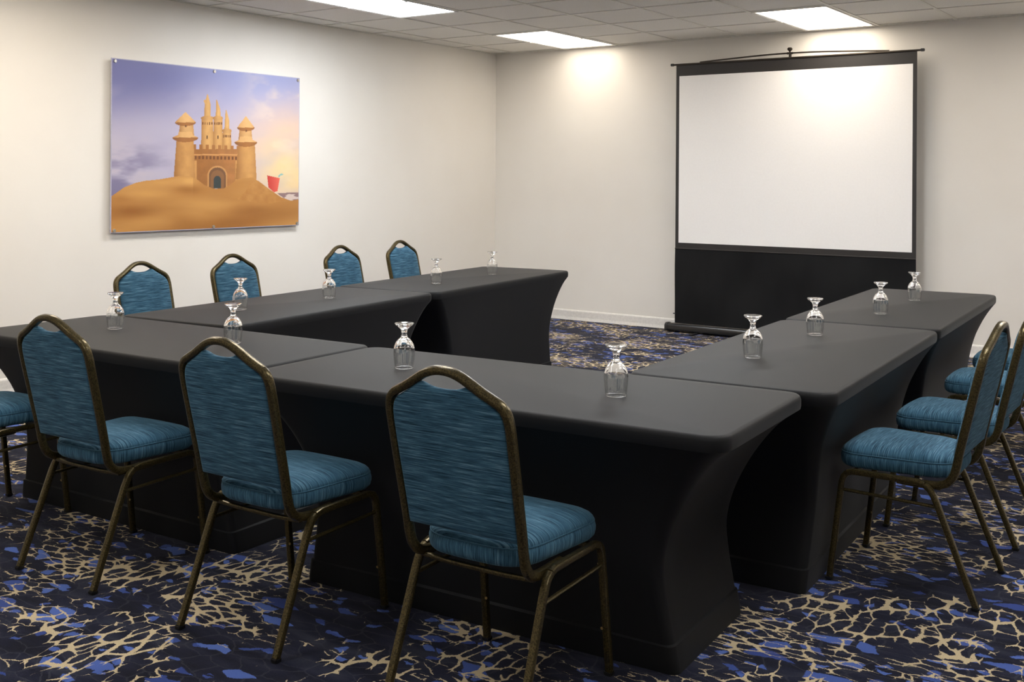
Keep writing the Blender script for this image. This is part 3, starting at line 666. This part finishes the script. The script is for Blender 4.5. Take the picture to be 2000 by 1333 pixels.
# ------------------------------------------------------------------ upturned goblets
def make_glass():
    g = empty('water_goblet')
    outer = [(0.0335, 0.0006), (0.0350, 0.012), (0.0372, 0.030), (0.0388, 0.048), (0.0392, 0.060), (0.0380, 0.072), (0.0345, 0.084), (0.0285, 0.095), (0.0210, 0.104), (0.0140, 0.1095), (0.0118, 0.1112), (0.0, 0.1114)]
    inner = [(0.0, 0.1060), (0.008, 0.1050), (0.0165, 0.1010), (0.0250, 0.0930), (0.0322, 0.0822), (0.0362, 0.0708), (0.0377, 0.060), (0.0373, 0.048), (0.0358, 0.030), (0.0336, 0.012), (0.0322, 0.0008), (0.0328, 0.0)]
    stem = [(0.0, 0.1115), (0.0118, 0.1118), (0.0128, 0.1135), (0.0122, 0.1155), (0.0102, 0.118), (0.0100, 0.126), (0.0112, 0.134), (0.0128, 0.1385), (0.0, 0.1386)]
    foot = [(0.0, 0.1387), (0.0128, 0.1388), (0.0150, 0.1425), (0.0230, 0.1500), (0.0310, 0.1550), (0.0345, 0.1580), (0.0352, 0.1605), (0.0343, 0.1625), (0.030, 0.1622), (0.018, 0.1600), (0.0, 0.1590)]
    def part(name, prof, mat, flute=False, seg=64, skip=None, flip=False):
        me = bmesh.new(); m = len(prof); vs = []
        for i in range(seg):
            a = 2 * math.pi * i / seg
            for r, z in prof:
                # sixteen optic flutes pressed into the lower bowl
                if flute and 0.004 < z < 0.08 and r > 0.02: r -= 0.0011 * abs(math.sin(a * 8)) * min(1, (0.08 - z) / 0.02) * min(1, (z - 0.004) / 0.006)
                vs.append(me.verts.new((r * math.cos(a), r * math.sin(a), z)))
        for i in range(seg):
            for j in range(m - 1):
                if j == skip: continue
                a, b = i * m + j, ((i + 1) % seg) * m + j
                me.faces.new((vs[a + 1], vs[b + 1], vs[b], vs[a]) if flip else (vs[a], vs[b], vs[b + 1], vs[a + 1]))
        bmesh.ops.remove_doubles(me, verts=me.verts[:], dist=1e-6)
        if skip is None: bmesh.ops.recalc_face_normals(me, faces=me.faces[:])
        d = bpy.data.meshes.new(name); me.to_mesh(d); me.free()
        d.polygons.foreach_set('use_smooth', [True] * len(d.polygons)); d.materials.append(mat)
        o = bpy.data.objects.new(name, d); COL.objects.link(o); o.parent = g; return o
    lo = [p for p in inner if p[1] < 0.0715] + [(0.0329, -0.0001)] + [p for p in outer if p[1] < 0.0725]
    hi = [p for p in inner if p[1] > 0.0705]; hi2 = [(0.0378, 0.0722)] + [p for p in outer if p[1] > 0.0725]
    part('bowl', lo, THIN, True); part('bowl_base', hi + hi2, GLASS, skip=len(hi) - 1); part('stem', stem, GLASS); part('foot', foot, GLASS)
    rim = MB().sweep([(0.0330 * math.cos(2 * math.pi * i / 48), 0.0330 * math.sin(2 * math.pi * i / 48), 0.0013) for i in range(49)], cprof(0.0013, 8), (0, 0, 1), False)
    rim.build('rim', GLASS, g, True)
    return g
GL = [((2.481, -6.366), 'upturned goblet on the near row, leftmost of all the glasses'), ((3.234, -6.333), 'upturned goblet on the near row, behind the second chair back'),
      ((4.190, -6.362), 'upturned goblet on the near row, left of the nearest chair'), ((5.057, -6.342), 'nearest and largest upturned goblet, near row, at the table corner'),
      ((2.376, -5.548), 'upturned goblet on the picture-wall row, partly hidden by a nearer glass'), ((2.343, -4.865), 'upturned goblet on the picture-wall row, before the third chair back'),
      ((2.287, -3.822), 'upturned goblet on the picture-wall row, just right of the chair backs'), ((2.168, -3.037), 'farthest upturned goblet on the picture-wall row, below the room corner'),
      ((5.114, -5.368), 'nearest upturned goblet on the right row of tables'), ((5.096, -4.613), 'upturned goblet on the right row, second from the near row'),
      ((5.105, -3.652), 'upturned goblet on the right row, third from the near row'), ((5.077, -2.892), 'farthest upturned goblet on the right row, against the screen edge')]
g0 = make_glass()
for i, ((x, y), lab) in enumerate(GL):
    o = g0 if i == 0 else copy_tree(g0)
    o.location = (x, y, TZ + 0.0003); o.rotation_euler = (0, 0, i * 0.7); tag(o, lab, 'glass', 'upturned goblets on the tables')
